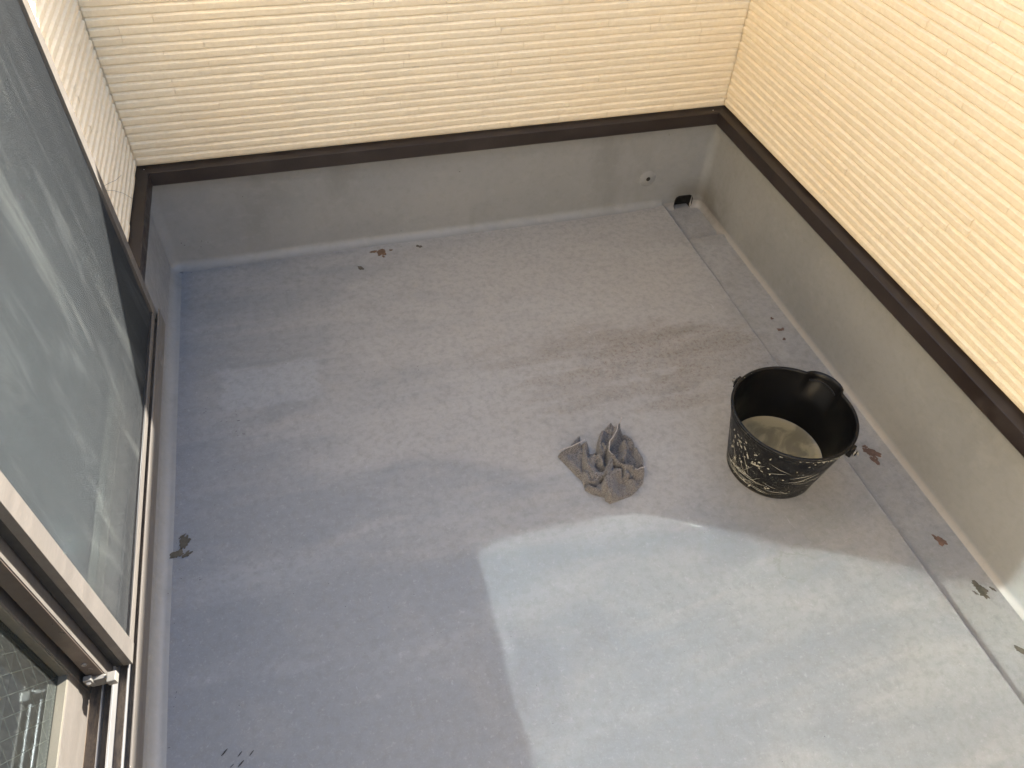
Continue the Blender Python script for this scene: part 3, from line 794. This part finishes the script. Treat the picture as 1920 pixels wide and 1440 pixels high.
# ------------------------------------------------------------ crumpled floor cloth
def cpt(p):      # outline traced in photo crop units -> point on the floor
    q = from_px((1020+p[0]/7.577, 770+p[1]/7.577), 2, .010); return (q.x, q.y)
OUT = [(200, 630), (330, 540), (440, 400), (490, 350), (516, 372), (520, 500), (600, 462), (640, 520), (650, 600), (735, 590), (760, 440), (785, 350), (870, 235), (935, 190), (1010, 212), (1075, 208), (1110, 290), (1125, 350), (1255, 435), (1300, 520), (1370, 640), (1412, 710), (1420, 830), (1428, 900), (1410, 1010), (1330, 1110), (1250, 1185), (1100, 1240), (945, 1300), (880, 1262), (868, 1210), (700, 1170), (590, 1110), (550, 985), (430, 870), (300, 735)]
OUTW = [cpt(p) for p in OUT]
RIDGE = [  # polyline, height, width(m)
    ([(200, 630), (400, 560), (600, 470)], .020, .010), ([(210, 640), (330, 560), (500, 370)], .012, .012),
    ([(600, 470), (560, 620), (600, 820), (700, 980)], .026, .012),
    ([(935, 200), (930, 330), (960, 420)], .022, .010), ([(1075, 215), (1020, 330), (1000, 420), (910, 560), (900, 680), (950, 770)], .040, .0075),
    ([(800, 340), (760, 560), (800, 640)], .030, .014), ([(1130, 370), (1260, 450), (1290, 540)], .022, .016),
    ([(1120, 520), (1160, 620), (1110, 760)], .034, .012), ([(1300, 560), (1390, 720), (1400, 860)], .022, .014),
    ([(960, 750), (1030, 840), (1150, 880), (1230, 870), (1270, 940)], .036, .009), ([(1270, 950), (1340, 910), (1420, 890)], .030, .009),
    ([(1260, 890), (1330, 860), (1370, 830), (1400, 860)], .026, .007),
    ([(960, 770), (900, 900), (860, 1000), (870, 1200)], .040, .012), ([(1100, 900), (960, 960), (900, 1100), (950, 1270)], .030, .022),
    ([(1140, 950), (1240, 1040), (1280, 1130)], .024, .016), ([(760, 720), (850, 850), (920, 860)], .030, .012),
    ([(700, 700), (640, 860), (760, 990), (850, 960)], .024, .020), ([(580, 930), (640, 1060), (780, 1060), (860, 1010)], .022, .010),
    ([(590, 1090), (700, 1150), (860, 1190)], .018, .013), ([(330, 700), (450, 820), (560, 960)], .012, .014),
    ([(820, 560), (860, 610), (810, 690)], .034, .008), ([(1130, 740), (1160, 800)], .022, .012)]
VALLEY = [([(545, 540), (540, 700), (555, 880)], .016, .0045), ([(600, 1060), (720, 1090), (850, 1020)], .018, .0045), ([(850, 1010), (800, 1040)], .012, .005),
    ([(940, 240), (920, 340), (940, 380)], .018, .007), ([(1070, 260), (1080, 380), (1060, 470), (950, 600), (960, 680)], .022, .011),
    ([(1170, 620), (1260, 560), (1290, 520)], .016, .006), ([(1190, 700), (1230, 800)], .016, .020), ([(960, 800), (1030, 880), (1100, 890)], .020, .004),
    ([(1110, 890), (1110, 960)], .022, .004), ([(1200, 1000), (1290, 1020), (1400, 1000)], .018, .005), ([(1060, 1020), (1120, 1060)], .010, .020),
    ([(730, 800), (800, 860), (850, 900)], .014, .0045), ([(650, 640), (740, 640)], .020, .010), ([(860, 660), (870, 720), (850, 860)], .018, .006), ([(1260, 910), (1300, 900), (1350, 870)], .014, .004)]
def seg_d(px, py, a, b):
    vx, vy = b[0]-a[0], b[1]-a[1]; L2 = vx*vx+vy*vy
    t = max(0, min(1, ((px-a[0])*vx+(py-a[1])*vy)/L2)) if L2 else 0
    return math.hypot(px-a[0]-t*vx, py-a[1]-t*vy), t
RW = [([cpt(p) for p in pl], h, w) for pl, h, w in RIDGE]; VW = [([cpt(p) for p in pl], h, w) for pl, h, w in VALLEY]
def pdist(pl, x, y): return min(seg_d(x, y, pl[i], pl[i+1])[0] for i in range(len(pl)-1))
def cloth():
    xs = [p[0] for p in OUTW]; ys = [p[1] for p in OUTW]; st = .0017
    x0, y0 = min(xs)-st, min(ys)-st; nx, ny = int((max(xs)-x0)/st)+2, int((max(ys)-y0)/st)+2
    loop = OUTW+[OUTW[0]]; idx = {}; vs, fs = [], []
    zz = {}
    for i in range(nx):
        for j in range(ny):
            x, y = x0+i*st, y0+j*st; de = pdist(loop, x, y); ins = inpoly(x, y, OUTW)
            if not ins and de > st*1.05: continue
            if not ins:      # pull the rim onto the outline
                bd = 1e9; bp = (x, y)
                for k_ in range(len(OUTW)):
                    d_, t = seg_d(x, y, loop[k_], loop[k_+1])
                    if d_ < bd: bd = d_; bp = (loop[k_][0]+t*(loop[k_+1][0]-loop[k_][0]), loop[k_][1]+t*(loop[k_+1][1]-loop[k_][1]))
                x, y = bp; de = 0
            z = 0.0
            for pl, h, w_ in RW:
                d_ = pdist(pl, x, y)
                if d_ < w_*3: z = math.log(math.exp(z*220)+math.exp(1.25*h*math.exp(-(d_/w_)**2)*220)-1)/220
            for pl, h, w_ in VW:
                d_ = pdist(pl, x, y)
                if d_ < w_*3: z -= h*math.exp(-(d_/w_)**2)
            z = max(z, .001)+.006
            z += noise.noise((x*45, y*45, 0))*.0035+noise.noise((x*110, y*110, 3))*.0014+noise.noise((x*600, y*600, 5))*.0006
            e = 1-math.exp(-de/.0035); z = .0035+(max(z, .0045)-.0035)*e
            idx[(i, j)] = len(vs); vs.append((x, y, z))
    for i in range(nx-1):
        for j in range(ny-1):
            q = [(i, j), (i+1, j), (i+1, j+1), (i, j+1)]
            if all(a in idx for a in q): fs.append(tuple(idx[a] for a in q))
    # hem skirt down to the floor
    cnt = {}
    for f in fs:
        for a, b in zip(f, f[1:]+f[:1]): cnt[(a, b)] = 1
    low = {}
    for (a, b) in [e_ for e_ in cnt if (e_[1], e_[0]) not in cnt]:
        for k_ in (a, b):
            if k_ not in low: low[k_] = len(vs); v = vs[k_]; vs.append((v[0], v[1], .0003))
        fs.append((b, a, low[a], low[b]))
    return vs, fs
cl = data('floor_cloth', *cloth(), TOWEL, None, True)
tag(cl, 'crumpled grey terry cloth lying on the floor left of the bucket', 'cloth')
# stitched pale hem lines standing along the sharpest folds
def cz(x, y):
    z = 0.0
    for pl, h, w_ in RW:
        d_ = pdist(pl, x, y)
        if d_ < w_*3: z = math.log(math.exp(z*220)+math.exp(1.25*h*math.exp(-(d_/w_)**2)*220)-1)/220
    for pl, h, w_ in VW:
        d_ = pdist(pl, x, y)
        if d_ < w_*3: z -= h*math.exp(-(d_/w_)**2)
    return max(z, .001)+.0068
bm = bmesh.new()
for pl in ([(205, 632), (400, 562), (595, 468)], [(1075, 215), (1020, 330), (1000, 420), (910, 560), (900, 680), (950, 770)], [(1270, 950), (1340, 910), (1420, 890)]):
    P0 = [cpt(p) for p in pl]; pts = []
    for i in range(len(P0)-1):
        for t in range(8):
            x = P0[i][0]+(P0[i+1][0]-P0[i][0])*t/8; y = P0[i][1]+(P0[i+1][1]-P0[i][1])*t/8
            pts.append((x+noise.noise((x*90, y*90, 1))*.002, y+noise.noise((x*90, y*90, 6))*.002, cz(x, y)))
    tube(bm, pts, .0016, 6)
obj('hem', bm, HEM, cl, True)

# ------------------------------------------------------------ worn paint spots and loose debris
def chip(px, r, mat, zz=0.0, rot=0.0, el=1.0, seed=0, par=fl):
    c_ = from_px(px, 2, zz); n = 30; r *= 1.3; rnd = random.Random(seed*13+5)
    vs = [(c_.x, c_.y, zz+.0012)]; 
    pts = []
    for i in range(n):
        a = 2*math.pi*i/n; k_ = 1+.75*noise.noise((math.cos(a)*1.6+seed*7.1, math.sin(a)*1.6, seed))+.3*noise.noise((math.cos(a)*5, math.sin(a)*5, seed*3.3))
        u, v = r*el*k_*math.cos(a), r/el*k_*math.sin(a)
        pts.append((c_.x+u*math.cos(rot)-v*math.sin(rot), c_.y+u*math.sin(rot)+v*math.cos(rot)))
    vs += [(x, y, zz+.0012) for x, y in pts]+[(c_.x+(x-c_.x)*1.03, c_.y+(y-c_.y)*1.03, zz+.0001) for x, y in pts]
    fs = [(0, 1+i, 1+(i+1) % n) for i in range(n)]+[(1+i, 1+n+i, 1+n+(i+1) % n, 1+(i+1) % n) for i in range(n)]
    data('bare_spot', vs, fs, mat, par)
k_ = 0
for a in [((715, 473), .0125, CHIPB, 0, 1.0, 1.1), ((700, 472), .007, CHIPB, 0, .1, 1.7), ((719, 481), .004, CHIPB, 0, -1, 1.5), ((677, 502), .008, CHIPG, 0, 2.2, 1.3), ((733, 469), .004, CHIPB, 0, 0, 1.2), ((786, 462), .007, CHIPG, 0, -.6, 1.3),
          ((347, 1017), .012, CHIPG, 0, 1.2, 1.25), ((334, 1039), .010, CHIPG, 0, .2, 1.25), ((351, 1039), .007, CHIPG, 0, .5, 1.3), ((342, 1006), .004, CHIPG, 0, .5, 1.5),
          ((1464, 618), .008, CHIPR, -.016, 0, 1.2), ((1447, 597), .004, CHIPR, -.016, 0, 1.0), ((1470, 636), .004, CHIPR, -.016, .4, 1.2), ((1634, 850), .015, CHIPR, -.016, -.9, 1.35), ((1641, 863), .009, CHIPR, -.016, -1.3, 1.5), ((1622, 838), .005, CHIPR, -.016, -.4, 1.3),
          ((1762, 1013), .011, CHIPR, -.016, -1.0, 1.3), ((1835, 1101), .013, CHIPG, -.016, -1.0, 1.45), ((1843, 1114), .009, CHIPG, -.016, -1.2, 1.3), ((1860, 1104), .004, CHIPG, -.016, -1.1, 1.6), ((1829, 1112), .003, CHIPG, -.016, -1.1, 1.6), ((1916, 1221), .009, CHIPG, -.016, -1.0, 1.6)]:
    k_ += 1; chip(a[0], a[1], a[2], a[3], a[4], a[5], k_, fl if a[3] == 0 else gut)
bm = bmesh.new(); rnd = random.Random(21)
def bit(x, y, z, L, w_, a):
    Mx = Matrix.Translation((x, y, z+w_*.5)) @ Matrix.Rotation(a, 4, 'Z') @ Matrix.Diagonal((L, w_, w_*.6, 1))
    bmesh.ops.create_icosphere(bm, subdivisions=1, radius=.5, matrix=Mx)
for (px, L, a) in [((684, 697), .006, -.5), ((702, 697), .004, 0), ((678, 709), .003, .3), ((703, 703), .002, 0), ((783, 687), .009, .6), ((785, 694), .006, -1.2), ((792, 677), .002, 0), ((389, 746), .004, .5), ((386, 766), .004, 0), ((383, 774), .005, .7), ((386, 772), .004, -.5), ((347, 768), .003, 0),
                   ((442, 771), .004, 0), ((443, 777), .005, 1.5), ((415, 790), .006, .2), ((425, 791), .005, 0), ((447, 789), .012, 0), ((443, 809), .007, -.2), ((457, 814), .012, -.3), ((446, 817), .004, -.5), ((536, 682), .005, 0), ((409, 867), .004, 0), ((403, 947), .004, 0), ((440, 881), .005, .2), ((492, 880), .003, 0),
                   ((1060, 607), .004, .4), ((1078, 603), .006, .6), ((1059, 725), .003, 0), ((421, 1411), .022, .75), ((450, 1414), .016, .8), ((472, 1412), .016, .8), ((452, 1432), .02, .7), ((435, 1436), .012, .6), ((340, 1085), .004, 0), ((375, 1087), .006, .2), ((402, 976), .003, 0), ((327, 1169), .004, 1), ((331, 1298), .008, 1.2), ((329, 1308), .005, 1.1), ((326, 1325), .004, 1), ((315, 1113), .004, 0), ((317, 1402), .007, 0), ((305, 1256), .003, 0)]:
    q = from_px(px, 2, 0); bit(q.x, q.y, 0, L, max(.0011, L*.15), a)
for i in range(110):
    x = rnd.random()**1.6*1.9+.03; y = -rnd.random()**.7*2.4-.05
    bit(x, y, 0, rnd.uniform(.0012, .0035), rnd.uniform(.0008, .0016), rnd.uniform(0, 3))
for i in range(26):      # along the foot of the far wall
    x = rnd.uniform(.05, 1.9); bit(x, -.030-rnd.random()*.02, .001, rnd.uniform(.002, .007), .0012, rnd.uniform(-.3, .3))
for i in range(40):      # silt in the outlet corner
    x = 2.055+rnd.gauss(0, .022); y = -.07-abs(rnd.gauss(0, .08)); bit(min(x, 2.10), y, -.036 if y > -.226 else -.019, rnd.uniform(.002, .006), .0015, rnd.uniform(0, 3))
o = obj('debris_specks', bm, SPECK, None); tag(o, 'dark specks of grit and seed scattered over the grey floor', 'debris', kind='stuff')
# dark pits on the upstand
bm = bmesh.new()
for px in [(378, 452), (390, 454), (340, 456), (346, 460), (518, 520), (520, 525), (1262, 240), (1255, 253), (338, 514), (704, 448), (752, 433), (862, 322), (377, 463), (455, 369)]:
    q = from_px(px, 1, .008)
    if q.z < .03 or q.z > .36: continue
    Mx = Matrix.Translation((q.x, .0085, q.z)) @ Matrix.Diagonal((.004, .0016, .003, 1)); bmesh.ops.create_icosphere(bm, subdivisions=1, radius=.5, matrix=Mx)
o = obj('surface_pits', bm, SPECK, UPO); o['kind'] = 'stuff'
print('strips', nb, nr, nl)
